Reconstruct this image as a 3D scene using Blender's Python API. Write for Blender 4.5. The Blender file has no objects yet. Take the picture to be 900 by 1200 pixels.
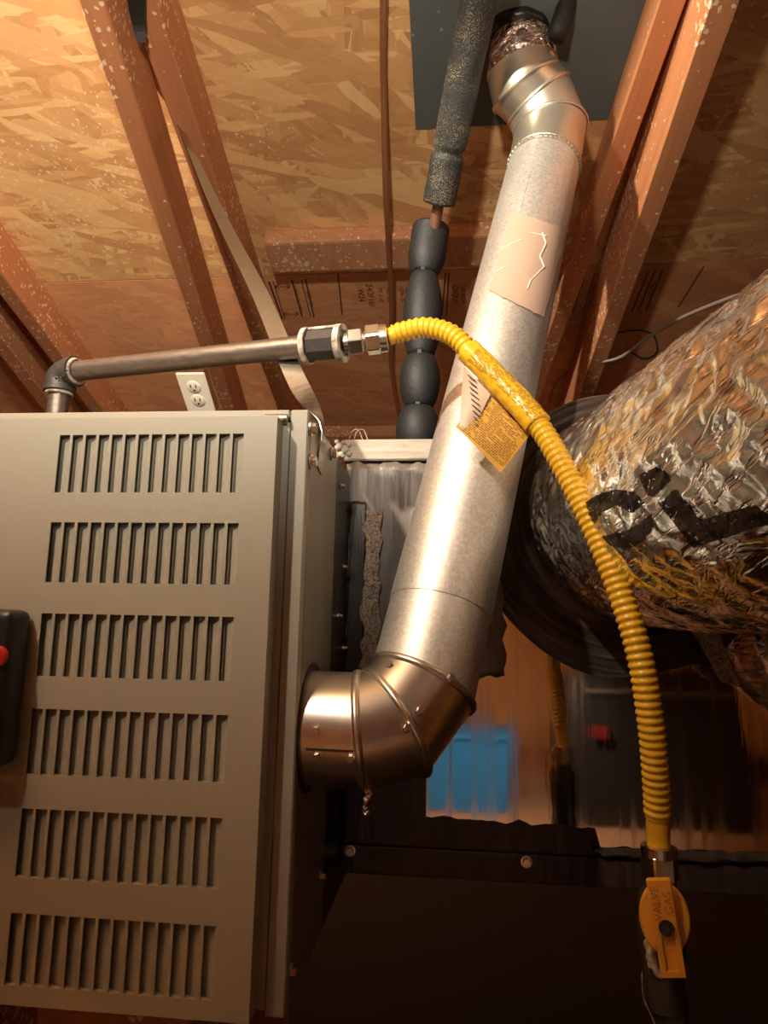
import bpy, bmesh, math, random
from mathutils import Vector, Matrix, noise
from mathutils.bvhtree import BVHTree
R = random.Random(7)
S = bpy.context.scene
C = S.collection
# ------------------------------------------------------------------ camera
F = 800.0
H = 0.62                                             # camera height above the attic floor
dz = Vector((96, 4740, -800)).normalized()           # world up seen in camera space
dy = Vector((80, -135, -800)); dy = (dy - dy.dot(dz) * dz).normalized()
dx = dy.cross(dz)
ROT = Matrix((dx, dy, dz))                           # camera space -> world
CAM = Vector((0, 0, H))
cd = bpy.data.cameras.new('camera'); cam = bpy.data.objects.new('camera', cd); C.objects.link(cam)
cam.matrix_world = Matrix.Translation(CAM) @ ROT.to_4x4()
cd.sensor_fit = 'VERTICAL'; cd.sensor_height = 24; cd.lens = 24 * F / 1200; cd.clip_start = 0.01
S.camera = cam
# ------------------------------------------------------------------ light and exposure
S.view_settings.view_transform = 'Standard'; S.view_settings.look = 'None'
S.view_settings.exposure = 0.0; S.view_settings.gamma = 1
w = bpy.data.worlds.new('world'); S.world = w; w.use_nodes = True
w.node_tree.nodes['Background'].inputs[0].default_value = (.05, .035, .025, 1)
w.node_tree.nodes['Background'].inputs[1].default_value = .3
def lamp(name, loc, power, col, size):
    l = bpy.data.lights.new(name, 'POINT'); l.energy = power; l.color = col; l.shadow_soft_size = size
    o = bpy.data.objects.new(name, l); o.location = loc; C.objects.link(o); return o
def spot(name, loc, aim, power, col, size, deg, blend):
    l = bpy.data.lights.new(name, 'SPOT'); l.energy = power; l.color = col; l.shadow_soft_size = size; l.spot_size = math.radians(deg); l.spot_blend = blend
    o = bpy.data.objects.new(name, l); o.location = loc; C.objects.link(o)
    o.rotation_euler = (Vector(aim) - Vector(loc)).to_track_quat('-Z', 'Y').to_euler(); return o
spot('work_lamp', (-.62, -.25, H + .93), (-.26, 1.1, H + 1.13), 205, (1, .87, .69), .022, 129, 1)
spot('fill_spot', (-.12, -.16, H + .42), (-.34, 1.2, H + .90), 32, (1, .88, .74), .03, 98, 1)  # added fill with no visible source, brightens the roof and upper furnace
spot('down_lamp', (.12, -.20, H + .10), (.06, -.80, .12), 14, (1, .88, .74), .05, 105, .6)

# ------------------------------------------------------------------ pixel helpers
def ray(px, py): return ROT @ Vector((px - 450, 600 - py, -F))
def at(px, py, Y):
    d = ray(px, py); return CAM + d * (Y / d.y)
SL = .26; A_ = math.atan(SL); RZ = 1.09 + H          # roof deck: z = RZ - SL*y
U = Vector((0, math.cos(A_), -math.sin(A_))); NI = Vector((0, -math.sin(A_), -math.cos(A_)))
def roof(px, py, h=0.0):
    o = Vector((0, 0, RZ)) + NI * h; d = ray(px, py)
    return CAM + d * ((o - CAM).dot(NI) / d.dot(NI))

# ------------------------------------------------------------------ node helpers
class M:
    def __init__(s, name, base=(.5, .5, .5), rough=.5, metal=0, spec=None):
        s.m = bpy.data.materials.new(name); s.m.use_nodes = True; s.t = s.m.node_tree
        s.b = s.t.nodes['Principled BSDF']; s.set('Base Color', (*base, 1)); s.set('Roughness', rough); s.set('Metallic', metal)
        if spec is not None: s.set('Specular IOR Level', spec)
        s._c = None
    def set(s, k, v):
        if isinstance(v, bpy.types.NodeSocket): s.t.links.new(v, s.b.inputs[k])
        else: s.b.inputs[k].default_value = v
    def n(s, typ, ins=None, **kw):
        nd = s.t.nodes.new(typ)
        for k, v in kw.items(): setattr(nd, k, v)
        for k, v in (ins or {}).items():
            if isinstance(v, bpy.types.NodeSocket): s.t.links.new(v, nd.inputs[k])
            else: nd.inputs[k].default_value = v
        return nd
    def co(s, scale=(1, 1, 1), rot=(0, 0, 0), loc=(0, 0, 0)):
        if s._c is None: s._c = s.n('ShaderNodeTexCoord').outputs['Object']
        c = s._c
        if any(rot): c = s.n('ShaderNodeMapping', {0: c, 'Rotation': rot}).outputs[0]
        return s.n('ShaderNodeMapping', {0: c, 'Scale': scale, 'Location': loc}).outputs[0]
    def noise(s, co, sc, det=4, rough=.55, dist=0):
        return s.n('ShaderNodeTexNoise', {'Vector': co, 'Scale': sc, 'Detail': det, 'Roughness': rough, 'Distortion': dist}).outputs[0]
    def vor(s, co, sc, out='Distance', feature='F1', rnd=1):
        return s.n('ShaderNodeTexVoronoi', {'Vector': co, 'Scale': sc, 'Randomness': rnd}, feature=feature).outputs[out]
    def mr(s, v, a, b, c=0, d=1):
        return s.n('ShaderNodeMapRange', {0: v, 1: a, 2: b, 3: c, 4: d}).outputs[0]
    def math(s, op, a, b=0):
        return s.n('ShaderNodeMath', {0: a, 1: b}, operation=op).outputs[0]
    def mix(s, f, a, b):
        nd = s.n('ShaderNodeMix', data_type='RGBA')
        for i, v in ((0, f), (6, a), (7, b)):
            if isinstance(v, bpy.types.NodeSocket): s.t.links.new(v, nd.inputs[i])
            else: nd.inputs[i].default_value = v if i == 0 else (*v, 1)
        return nd.outputs[2]
    def ramp(s, v, stops):
        nd = s.n('ShaderNodeValToRGB', {0: v}); e = nd.color_ramp.elements
        while len(e) < len(stops): e.new(.5)
        for i, (p, c) in enumerate(stops): e[i].position = p; e[i].color = (*c, 1)
        return nd.outputs[0]
    def bump(s, h, strength=.5, dist=.002):
        nb = s.n('ShaderNodeBump', {'Height': h, 'Strength': strength, 'Distance': dist})
        prev = s.b.inputs['Normal'].links
        if prev: s.t.links.new(prev[0].from_socket, nb.inputs['Normal'])
        s.t.links.new(nb.outputs[0], s.b.inputs['Normal'])

def specks(m, col, dens=.5, scale=70, shift=0):
    c = m.co(); mask = m.mr(m.noise(m.co(loc=(shift, 0, 0)), 2.6, 2), .34, .62, .08, 1)
    def layer(sc, lo):
        warp = m.n('ShaderNodeVectorMath', {0: c, 1: m.n('ShaderNodeVectorMath', {0: m.n('ShaderNodeTexNoise', {'Vector': c, 'Scale': 240.}).outputs['Color'], 1: (.006, .006, .006)}, operation='MULTIPLY').outputs[0]}, operation='ADD').outputs[0]
        v = m.n('ShaderNodeTexVoronoi', {'Vector': warp, 'Scale': sc})
        r = m.n('ShaderNodeSeparateColor', {0: v.outputs['Color']}).outputs[0]
        lim = m.mr(m.math('SUBTRACT', r, m.mr(mask, 0, 1, 1.0, 1.0 - dens)), 0, .35, 0, lo)
        return m.math('GREATER_THAN', lim, v.outputs['Distance'])
    f = m.math('MAXIMUM', layer(scale * 1.2, .36), layer(scale * 2.3, .46))
    return m.mix(m.math('MULTIPLY', f, .85), col, (.90, .70, .44))

def osb(name, light, dark, dens, flake=1.0, contrast=1.0):
    m = M(name, rough=.62); col = None; hts = None
    base = m.ramp(m.noise(m.co((9, 30, 9), (0, 0, .4)), 1, 5), [(.3, dark), (.7, light)])
    col = base
    for i, (ang, sx, sy) in enumerate([(.5, 7, 42), (-.9, 9, 60), (1.4, 8, 50), (2.4, 6, 38), (.05, 10, 75), (-.35, 5, 30)]):
        co = m.co((sx * flake, sy * flake, 2), (0, 0, ang), (i * 3.1, i * 1.7, 0))
        wob = m.n('ShaderNodeVectorMath', {0: co, 1: m.n('ShaderNodeVectorMath', {0: m.n('ShaderNodeTexNoise', {'Vector': co, 'Scale': 1.4}).outputs['Color'], 1: (.5, .5, 0)}, operation='MULTIPLY').outputs[0]}, operation='ADD').outputs[0]
        v = m.n('ShaderNodeTexVoronoi', {'Vector': wob, 'Scale': 1.0})
        sp = m.n('ShaderNodeSeparateColor', {0: v.outputs['Color']})
        on = m.math('GREATER_THAN', sp.outputs[0], .62)
        grain = m.noise(m.co((sx * 3, sy * 9, 2), (0, 0, ang)), 1, 3)
        tint = m.math('ADD', m.math('MULTIPLY', sp.outputs[1], .75 * contrast), m.math('MULTIPLY', grain, .35))
        c2 = m.ramp(tint, [(.15, dark), (.55, light), (.95, tuple(min(1, x * 1.5 + .03) for x in light))])
        col = m.mix(m.math('MULTIPLY', on, .85), col, c2)
        h = m.math('MULTIPLY', on, sp.outputs[1]); hts = h if hts is None else m.math('MAXIMUM', hts, h)
    m.bump(hts, .35, .0012)
    m.set('Base Color', specks(m, col, dens))
    return m.m
def lumber(name, light, dark, dens, shift=0):
    m = M(name, rough=.55)
    g = m.noise(m.co((40, 1.6, 40)), 1, 6, .6, .6); g2 = m.noise(m.co((140, 4, 140)), 1, 3)
    col = m.ramp(m.math('ADD', m.math('MULTIPLY', g, .7), m.math('MULTIPLY', g2, .3)), [(.3, dark), (.68, light)])
    m.bump(g2, .15, .001); m.set('Base Color', specks(m, col, dens, 60, shift)); return m.m
OSB_HI = osb('osb_upper', (.78, .45, .19), (.56, .28, .105), .42, 1.15, .9)
OSB_LO = osb('osb_lower', (.80, .40, .19), (.64, .29, .13), .30, 1.3, .6)
WOOD = lumber('rafter_wood', (.62, .27, .12), (.45, .17, .07), .5)
WOOD2 = lumber('blocking_wood', (.66, .34, .18), (.52, .24, .115), .6, 3)
def galv(name, base, rough, metal=1, sp=.25):
    m = M(name, base, rough, metal)
    v = m.n('ShaderNodeTexVoronoi', {'Vector': m.co(), 'Scale': 420.})
    r = m.n('ShaderNodeSeparateColor', {0: v.outputs['Color']}).outputs[0]
    big = m.noise(m.co((1, 1, .35)), 9, 4)
    k = m.math('ADD', m.mr(r, 0, 1, -sp / 2, sp / 2), m.mr(big, .3, .7, .92, 1.04))
    nd = m.n('ShaderNodeVectorMath', {0: base, 1: k}, operation='MULTIPLY'); m.set('Base Color', nd.outputs[0])
    m.set('Roughness', m.mr(m.math('ADD', m.math('MULTIPLY', r, sp), m.math('MULTIPLY', big, .8)), .2, .8, rough - .03, rough + .04)); return m.m
GALV = galv('galvanized_steel', (.76, .74, .68), .50, .85)
ELB = galv('bright_elbow_steel', (.82, .77, .70), .33, 1, .01)
BRONZE = galv('vent_connector_steel', (.70, .65, .54), .36, .9, .03)
m = M('furnace_paint', (.40, .385, .315), .42); m.bump(m.noise(m.co(), 900, 2), .08, .0004)
m.set('Base Color', m.mix(m.noise(m.co(), 5, 4), (.41, .395, .33), (.37, .355, .29))); PAINT = m.m
m = M('furnace_casing', (.40, .385, .33), .36, .35); m.set('Base Color', m.mix(m.noise(m.co((4, 4, 1)), 6, 5), (.40, .38, .31), (.28, .255, .20))); CASING = m.m
DARK = M('dark_void_metal', (.035, .028, .022), .6).m
def mastic(name, a, b, c, sc=(60, 60, 5), rough=.33):
    m = M(name, rough=rough); n1 = m.noise(m.co(sc), 1, 6, .65, .4); n2 = m.noise(m.co(), 5, 3)
    m.set('Base Color', m.ramp(m.math('ADD', m.math('MULTIPLY', n1, .6), m.math('MULTIPLY', n2, .5)), [(.35, a), (.58, b), (.78, c)]))
    m.bump(n1, .5, .003); return m.m
MASTIC = mastic('dark_mastic', (.012, .008, .006), (.035, .024, .018), (.075, .055, .042))
TAPE = mastic('grey_smeared_tape', (.07, .055, .045), (.17, .145, .12), (.34, .30, .26), (45, 45, 7), .36)
CREAM = mastic('cream_mastic_board', (.20, .17, .13), (.42, .37, .30), (.64, .57, .48), (12, 60, 90), .6)
m = M('fibrous_insulation', rough=.95); n1 = m.noise(m.co(), 340, 5, .75)
m.set('Base Color', m.ramp(n1, [(.38, (.16, .11, .08)), (.46, (.50, .38, .28)), (.56, (.85, .72, .58))])); m.bump(n1, 1, .004); FIBER = m.m
m = M('mirror_foil', (.80, .68, .56), .09, 1)
n1 = m.noise(m.co((70, 70, 6)), 1, 3); n2 = m.noise(m.co((14, 14, 3)), 1, 2); dirt = m.noise(m.co((60, 60, 1.6), loc=(2, 0, 0)), 1, 4)
m.bump(n2, .07, .006); m.bump(n1, .10, .0012)
m.set('Base Color', m.mix(m.mr(dirt, .60, .74, 0, .6), (.84, .73, .62), (.30, .22, .16))); m.set('Roughness', m.mr(dirt, .5, .75, .045, .22)); MIRROR = m.m
def foil(name, base, rough, str_, sc):
    m = M(name, base, rough, 1)
    v1 = m.vor(m.co(sc), 1, 'Distance', 'DISTANCE_TO_EDGE'); n = m.noise(m.co(sc), 1.6, 6, .6, 1.2)
    v2 = m.vor(m.co(tuple(q * .4 for q in sc), (.5, .3, .2)), 1, 'Distance', 'DISTANCE_TO_EDGE')
    rg = m.mr(m.math('ABSOLUTE', m.math('SUBTRACT', m.noise(m.co((34, 8, 70), (.3, .2, -.5)), 1, 3, .6, .5), .5)), 0, .045, 0, 1)
    m.bump(n, str_ * .55, .010); m.bump(m.mr(v2, 0, .22, 0, 1), str_ * 1.2, .004); m.bump(rg, str_ * 1.6, .0018); m.bump(m.mr(v1, 0, .2, 0, 1), str_ * .5, .003); return m
fm = foil('crinkled_foil', (.90, .88, .85), .20, .24, (26, 26, 60)); FOIL = fm.m
FOIL2 = foil('foil_wrap_coppery', (.80, .66, .56), .2, .6, (45, 45, 60)).m
m = M('hose_yellow', (.80, .47, .02), .33); m.set('Base Color', m.mix(m.noise(m.co(), 30, 3), (.82, .50, .03), (.72, .38, .012))); m.set('Coat Weight', .25); YEL = m.m
m = M('label_yellow', (.80, .46, .02), .32); LABY = m.m
m.bump(m.noise(m.co(), 120, 4), .3, .002)
TAGM = M('tag_amber', (.62, .32, .03), .4).m; TAGP = M('tag_pale', (.55, .40, .28), .5).m
INK = M('ink', (.03, .018, .012), .7).m
INKF = M('ink_brown', (.075, .035, .02), .7).m
m = M('black_iron', (.16, .125, .105), .42, .75); n1 = m.noise(m.co((6, 30, 30)), 8, 5)
m.set('Base Color', m.mix(n1, (.30, .24, .20), (.09, .075, .065))); m.bump(m.noise(m.co(), 160, 4), .25, .001); IRON = m.m
m = M('cast_iron', (.05, .045, .04), .5, .3); m.bump(m.noise(m.co(), 220, 4), .5, .0015); CAST = m.m
m = M('sealed_iron', (.55, .47, .38), .6); n1 = m.noise(m.co(), 90, 4)
m.set('Base Color', m.mix(m.mr(n1, .4, .6), (.62, .55, .44), (.22, .16, .12))); SEAL = m.m
STEEL = M('zinc_fitting', (.74, .72, .64), .24, 1).m
SCREW = M('screw_zinc', (.75, .70, .62), .3, 1).m
m = M('foam_black', (.011, .012, .012), .6); m.bump(m.noise(m.co(), 130, 4), .35, .002); FOAM = m.m
m = M('foam_dusty', (.022, .022, .022), .65); n1 = m.vor(m.co(), 620); n2 = m.noise(m.co(), 25, 4)
m.set('Base Color', m.mix(m.mr(m.math('ADD', n1, m.math('MULTIPLY', n2, -.9)), -.42, -.1, .75, 0), (.012, .013, .013), (.40, .32, .19))); m.bump(m.noise(m.co(), 200, 4), .5, .002); FOAMD = m.m
m = M('black_coated', (.012, .012, .012), .32); m.bump(m.noise(m.co(), 45, 3), .4, .006); BLKGLOSS = m.m
COPPER = M('dull_copper', (.30, .15, .09), .45, .6).m
RUST = M('rusty_line', (.38, .17, .075), .5, .3).m
m = M('flashing', rough=.6, metal=.2); n1 = m.noise(m.co(), 30, 4); n2 = m.vor(m.co(), 28)
m.set('Base Color', m.mix(m.mr(n2, .10, .05), m.mix(n1, (.105, .125, .12), (.15, .175, .165)), (.30, .34, .31))); FLASH = m.m
PLASTW = M('white_plastic', (.82, .76, .62), .35).m
PLASTD = M('slot_dark', (.05, .035, .025), .6).m
m = M('valve_handle', (.78, .36, .035), .38); m.bump(m.noise(m.co(), 150, 3), .1, .001); HAND = m.m
BLKPL = M('black_plastic', (.018, .018, .018), .38).m; REDPL = M('red_plastic', (.55, .02, .015), .3).m
BLUE = M('stand_in_blue', (.03, .28, .75), .45).m
PATCH = M('paper_patch', (.45, .31, .23), .6).m
PATCHL = M('patch_torn_edge', (.80, .74, .62), .6).m
CABLE = M('grey_cable', (.22, .18, .15), .5).m
m = M('floor_wood', rough=.6); m.set('Base Color', m.mix(m.noise(m.co((3, 14, 3)), 2, 5), (.40, .24, .14), (.56, .36, .22))); FLOOR = m.m
STRAP = galv('strap_steel', (.46, .43, .37), .34, 1, .1)

# ------------------------------------------------------------------ mesh helpers
def link(name, bm, mat, parent=None, smooth=False, bevel=0, seg=1):
    if bevel:
        bmesh.ops.bevel(bm, geom=bm.edges[:], offset=bevel, segments=seg, affect='EDGES', profile=.6)
    bmesh.ops.recalc_face_normals(bm, faces=bm.faces)
    me = bpy.data.meshes.new(name); bm.to_mesh(me); bm.free()
    if smooth:
        me.polygons.foreach_set('use_smooth', [True] * len(me.polygons))
        if smooth != 'all': me.set_sharp_from_angle(angle=math.radians(38))
    me.materials.append(mat); o = bpy.data.objects.new(name, me); C.objects.link(o)
    if parent: o.parent = parent
    return o
def tag(o, label, cat, group=None, kind=None):
    if label: o['label'] = label
    if cat: o['category'] = cat
    if group: o['group'] = group
    if kind: o['kind'] = kind
    return o
def struct(o, label=None, cat=None):
    o['kind'] = 'structure'
    if label: o['label'] = label
    if cat: o['category'] = cat
    return o
def thing(name, label, cat, group=None, loc=(0, 0, 0)):
    o = bpy.data.objects.new(name, None); C.objects.link(o); o.empty_display_size = .03; return tag(o, label, cat, group)
def box(lo, hi, bm=None):
    bm = bm or bmesh.new(); r = bmesh.ops.create_cube(bm, size=1)['verts']
    for v in r: v.co = Vector([(lo[i] + hi[i]) / 2 + v.co[i] * (hi[i] - lo[i]) for i in range(3)])
    return bm
def frame(d):
    d = d.normalized(); a = Vector((0, 0, 1)) if abs(d.z) < .9 else Vector((1, 0, 0))
    x = d.cross(a).normalized(); return x, d.cross(x).normalized()
def cyl(a, b, r1, r2=None, n=24, bm=None, cap=True, phase=0):
    bm = bm or bmesh.new(); a = Vector(a); b = Vector(b); r2 = r1 if r2 is None else r2; x, y = frame(b - a)
    A = []; B = []
    for i in range(n):
        t = 2 * math.pi * i / n + phase; o = x * math.cos(t) + y * math.sin(t)
        A.append(bm.verts.new(a + o * r1)); B.append(bm.verts.new(b + o * r2))
    for i in range(n): bm.faces.new((A[i], A[(i + 1) % n], B[(i + 1) % n], B[i]))
    if cap: bm.faces.new(A[::-1]); bm.faces.new(B)
    return bm
def lathe(a, d, prof, n=32, bm=None, cap=True):          # prof: (distance along d, radius)
    bm = bm or bmesh.new(); a = Vector(a); d = Vector(d).normalized(); x, y = frame(d); rings = []
    for s, r in prof:
        rings.append([bm.verts.new(a + d * s + (x * math.cos(2 * math.pi * i / n) + y * math.sin(2 * math.pi * i / n)) * r) for i in range(n)])
    for p, q in zip(rings, rings[1:]):
        for i in range(n): bm.faces.new((p[i], p[(i + 1) % n], q[(i + 1) % n], q[i]))
    if cap: bm.faces.new(rings[0][::-1]); bm.faces.new(rings[-1])
    return bm
def spline(pts, step):
    P = [Vector(p) for p in pts]; P = [P[0] * 2 - P[1]] + P + [P[-1] * 2 - P[-2]]; out = []
    for i in range(1, len(P) - 2):
        p0, p1, p2, p3 = P[i - 1:i + 3]; n = max(2, int((p2 - p1).length / step))
        for k in range(n):
            t = k / n
            out.append(.5 * ((2 * p1) + (p2 - p0) * t + (2 * p0 - 5 * p1 + 4 * p2 - p3) * t * t + (3 * p1 - p0 - 3 * p2 + p3) * t ** 3))
    out.append(P[-2]); return out
def tube(path, rad, n=16, bm=None, cap=True):            # rad(s, angle) or number
    bm = bm or bmesh.new(); rf = rad if callable(rad) else (lambda s, a: rad)
    T = [(path[min(i + 1, len(path) - 1)] - path[max(i - 1, 0)]).normalized() for i in range(len(path))]
    x, _ = frame(T[0]); rings = []; s = 0
    for i, p in enumerate(path):
        if i: s += (p - path[i - 1]).length
        x = (x - T[i] * x.dot(T[i])).normalized(); y = T[i].cross(x)
        rings.append([bm.verts.new(p + (x * math.cos(a) + y * math.sin(a)) * rf(s, a)) for a in (2 * math.pi * k / n for k in range(n))])
    for p, q in zip(rings, rings[1:]):
        for i in range(n): bm.faces.new((p[i], p[(i + 1) % n], q[(i + 1) % n], q[i]))
    if cap: bm.faces.new(rings[0][::-1]); bm.faces.new(rings[-1])
    return bm
def torus(c, nrm, r, t, n=40, m=8, bm=None):
    bm = bm or bmesh.new(); x, y = frame(Vector(nrm)); nrm = Vector(nrm).normalized(); rings = []
    for i in range(n):
        a = 2 * math.pi * i / n; o = x * math.cos(a) + y * math.sin(a)
        rings.append([bm.verts.new(Vector(c) + o * (r + t * math.cos(b)) + nrm * t * math.sin(b)) for b in (2 * math.pi * k / m for k in range(m))])
    for i in range(n):
        p = rings[i]; q = rings[(i + 1) % n]
        for k in range(m): bm.faces.new((p[k], q[k], q[(k + 1) % m], p[(k + 1) % m]))
    return bm
def beam(a, b, wid, thick, up, bm=None):                 # box along a-b; a,b on the face centre whose outward normal is `up`
    a = Vector(a); b = Vector(b); d = (b - a).normalized(); s = d.cross(up).normalized(); u = s.cross(d).normalized()
    if u.dot(up) < 0: u = -u
    bm = bm or bmesh.new(); vs = []
    for p in (a, b):
        for i, j in ((-1, 0), (1, 0), (1, 1), (-1, 1)): vs.append(bm.verts.new(p + s * wid / 2 * i - u * thick * j))
    for f in ((0, 1, 2, 3), (7, 6, 5, 4), (0, 4, 5, 1), (1, 5, 6, 2), (2, 6, 7, 3), (3, 7, 4, 0)): bm.faces.new([vs[k] for k in f])
    return bm
def ribbon(path, wid, side, thick=.0008, bm=None):
    bm = bm or bmesh.new(); rings = []
    for i, p in enumerate(path):
        t = (path[min(i + 1, len(path) - 1)] - path[max(i - 1, 0)]).normalized(); s = side(i / (len(path) - 1)); s = (s - t * s.dot(t)).normalized(); u = t.cross(s)
        w_ = wid(i / (len(path) - 1)) if callable(wid) else wid
        rings.append([bm.verts.new(p + s * w_ / 2 * i_ + u * thick / 2 * j) for i_, j in ((-1, -1), (1, -1), (1, 1), (-1, 1))])
    for p, q in zip(rings, rings[1:]):
        for i in range(4): bm.faces.new((p[i], p[(i + 1) % 4], q[(i + 1) % 4], q[i]))
    bm.faces.new(rings[0][::-1]); bm.faces.new(rings[-1]); return bm
def screw(c, nrm, parent, r=.0045, name='screw', lab=None):
    c = Vector(c); nrm = Vector(nrm).normalized()
    bm = lathe(c - nrm * .001, nrm, [(0, r * 1.35), (.0016, r * 1.35), (.0018, r)], 16)
    cyl(c + nrm * .0008, c + nrm * .0048, r, r * .92, 6, bm)
    return link(name, bm, SCREW, parent)
def sheet(grid, thick, nrm, bm=None):                    # grid of points -> thin solid
    bm = bm or bmesh.new(); h, w_ = len(grid), len(grid[0]); nrm = Vector(nrm)
    a = [[bm.verts.new(p) for p in row] for row in grid]; b = [[bm.verts.new(p - nrm * thick) for p in row] for row in grid]
    for i in range(h - 1):
        for j in range(w_ - 1):
            bm.faces.new((a[i][j], a[i][j + 1], a[i + 1][j + 1], a[i + 1][j])); bm.faces.new((b[i][j], b[i + 1][j], b[i + 1][j + 1], b[i][j + 1]))
    for i in range(h - 1):
        for j in (0, w_ - 1): bm.faces.new((a[i][j], a[i + 1][j], b[i + 1][j], b[i][j]))
    for j in range(w_ - 1):
        for i in (0, h - 1): bm.faces.new((a[i][j], a[i][j + 1], b[i][j + 1], b[i][j]))
    return bm

# ------------------------------------------------------------------ the attic shell
XL, XR, YR, YF = -2.4, 2.4, -2.2, 2.5
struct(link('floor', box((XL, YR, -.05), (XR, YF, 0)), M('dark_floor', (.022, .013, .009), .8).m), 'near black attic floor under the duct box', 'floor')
tag(link('catwalk_board', box((-1.1, YR + .1, .0003), (1.3, .05, .018)), FLOOR, None, bevel=.002), 'brown board the viewer stands on, mirrored in the foil face', 'board')
YRG = -.9                                                # ridge behind the camera
def roofbox(x0, x1, y0, y1, h0, h1, bm=None):            # slab in roof frame
    bm = bm or bmesh.new(); vs = []
    for y in (y0, y1):
        for x in (x0, x1):
            for h in (h0, h1): vs.append(bm.verts.new(Vector((x, y, RZ - SL * y)) + NI * h))
    for f in ((0, 1, 3, 2), (4, 6, 7, 5), (0, 4, 5, 1), (2, 3, 7, 6), (0, 2, 6, 4), (1, 5, 7, 3)): bm.faces.new([vs[k] for k in f])
    return bm
ceil = struct(link('ceiling', roofbox(XL, XR, YRG, YF, -.03, -.012), DARK), 'sloping attic roof sheathed in orange strand board', 'ceiling')
JY = 1.335; k = 0
for y0, y1, mt in ((YRG, JY - 1.222, OSB_HI), (JY - 1.22, JY - .0012, OSB_HI), (JY + .0012, YF, OSB_LO)):
    xs = [XL, -1.15 if k % 2 else -1.3, 1.1 if k % 2 else 1.25, XR]
    for a, b in zip(xs, xs[1:]):
        pn = link('panel', roofbox(a + .001, b - .001, y0, y1, -.012, 0), mt, ceil)
    k += 1
rear = RZ - SL * YRG
bm = bmesh.new(); vs = [bm.verts.new(v) for v in ((XL, YRG, rear), (XR, YRG, rear), (XR, YR, rear - .45), (XL, YR, rear - .45), (XL, YRG, rear + .03), (XR, YRG, rear + .03), (XR, YR, rear - .42), (XL, YR, rear - .42))]
for f in ((0, 1, 2, 3), (7, 6, 5, 4), (0, 4, 5, 1), (1, 5, 6, 2), (2, 6, 7, 3), (3, 7, 4, 0)): bm.faces.new([vs[q] for q in f])
struct(link('ceiling_rear', bm, OSB_HI), 'roof slope behind the viewer', 'ceiling')
struct(link('wall_back', box((XL, YF, -.05), (XR, YF + .05, RZ - SL * YF + .02)), OSB_LO), 'low dark wall at the eave', 'wall')
struct(link('wall_front', box((XL, YR - .05, -.05), (XR, YR, rear)), OSB_HI), 'attic wall behind the viewer', 'wall')
struct(link('wall_left', box((XL - .05, YR, -.05), (XL, YF, rear + .05)), OSB_LO), 'gable wall far left', 'wall')
struct(link('wall_right', box((XR, YR, -.05), (XR + .05, YF, rear + .05)), OSB_LO), 'gable wall far right', 'wall')

# ------------------------------------------------------------------ rafters
def rafter(p, q, label, group=None, wid=.038, dep=.089, h=.0895):
    a = roof(*p, h); b = roof(*q, h); d = (b - a) / (b.y - a.y)
    a2 = a + d * (YRG + .05 - a.y); b2 = a + d * (YF - .02 - a.y)
    c = (a2 + b2) / 2; y = (b2 - a2).normalized(); x = y.cross(-NI).normalized(); z = x.cross(y)
    Mx = Matrix((x, y, z)).transposed().to_4x4(); Mx.translation = c; L = (b2 - a2).length / 2
    bm = box((-wid / 2, -L, 0), (wid / 2, L, dep - .0006)); o = link('rafter', bm, WOOD, None, bevel=.002)
    o.matrix_world = Mx; return tag(o, label, 'rafter', group)
rafter((107, 0), (241, 401), 'wide rafter left of the metal strap with bright speckled underside, just right of the outlet', None, .033, .089, .165)
rafter((181, 44), (319, 438), 'rafter that the metal strap crosses, right next to the gap of bright strand board')
rafter((789, 0), (661, 364), 'rafter close behind the flue pipe, the farther left of the two rafters on the right', None, .035, .062, .0625)
rafter((851, 0), (675, 498), 'long orange rafter right of the flue, ending behind the foil duct, lit in two patches', None, .036, .137, .1375)
rafter((0, 332), (110, 477), 'reddish speckled rafter sloping down at the left edge behind the pipe elbow')
rafter((0, 405), (50, 470), 'tan rafter at the lower left edge under the speckled one')
b0 = roof(280, 243); b1 = roof(760, 243)
ya, yb = 1.213, 1.292
bm = roofbox(-.372, .262, ya, yb, .0004, .038)
tag(link('blocking_board', bm, WOOD2, None, bevel=.006, seg=2), 'flat speckled wood blocking board across the roof between rafters', 'board')
pY = 1.93
bm = roofbox(-.62, .62, pY, pY + .16, .0004, .038)
tag(link('eave_board', bm, WOOD2, None, bevel=.003), 'plain orange board low on the roof behind the black foam pipe', 'board')

# roof stamps (flat print)
def stamp_bars(lst, name='stamp', mat=INKF):
    bm = bmesh.new()
    for (x0, y0, x1, y1, wd) in lst:
        a = roof(x0, y0, .0006); b = roof(x1, y1, .0006); s = (b - a).cross(NI).normalized() * wd / 2
        vs = [bm.verts.new(v) for v in (a - s, b - s, b + s, a + s)]; bm.faces.new(vs)
    return link(name, bm, mat, ceil)
stamp_bars([(315, 330, 331, 374, .004), (320, 330, 334, 374, .002), (342, 328, 354, 371, .0035), (353, 328, 364, 371, .002), (358, 327, 368, 372, .003),
            (396, 320, 401, 369, .003), (322, 336, 340, 336, .002), (332, 368, 350, 368, .002), (522, 320, 518, 370, .003), (526, 320, 523, 370, .003)])
stamp_bars([(322, 336, 327, 333, .002), (322, 336, 327, 339, .002), (340, 336, 335, 333, .002), (340, 336, 335, 339, .002), (332, 368, 337, 365, .002), (332, 368, 337, 371, .002), (350, 368, 345, 365, .002), (350, 368, 345, 371, .002)])
stamp_bars([(680, 318, 664, 366, .003), (687, 318, 671, 366, .003), (697, 320, 683, 368, .002), (760, 318, 740, 366, .003), (768, 316, 748, 364, .003), (777, 316, 757, 364, .003), (825, 312, 795, 360, .003)])
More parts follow.
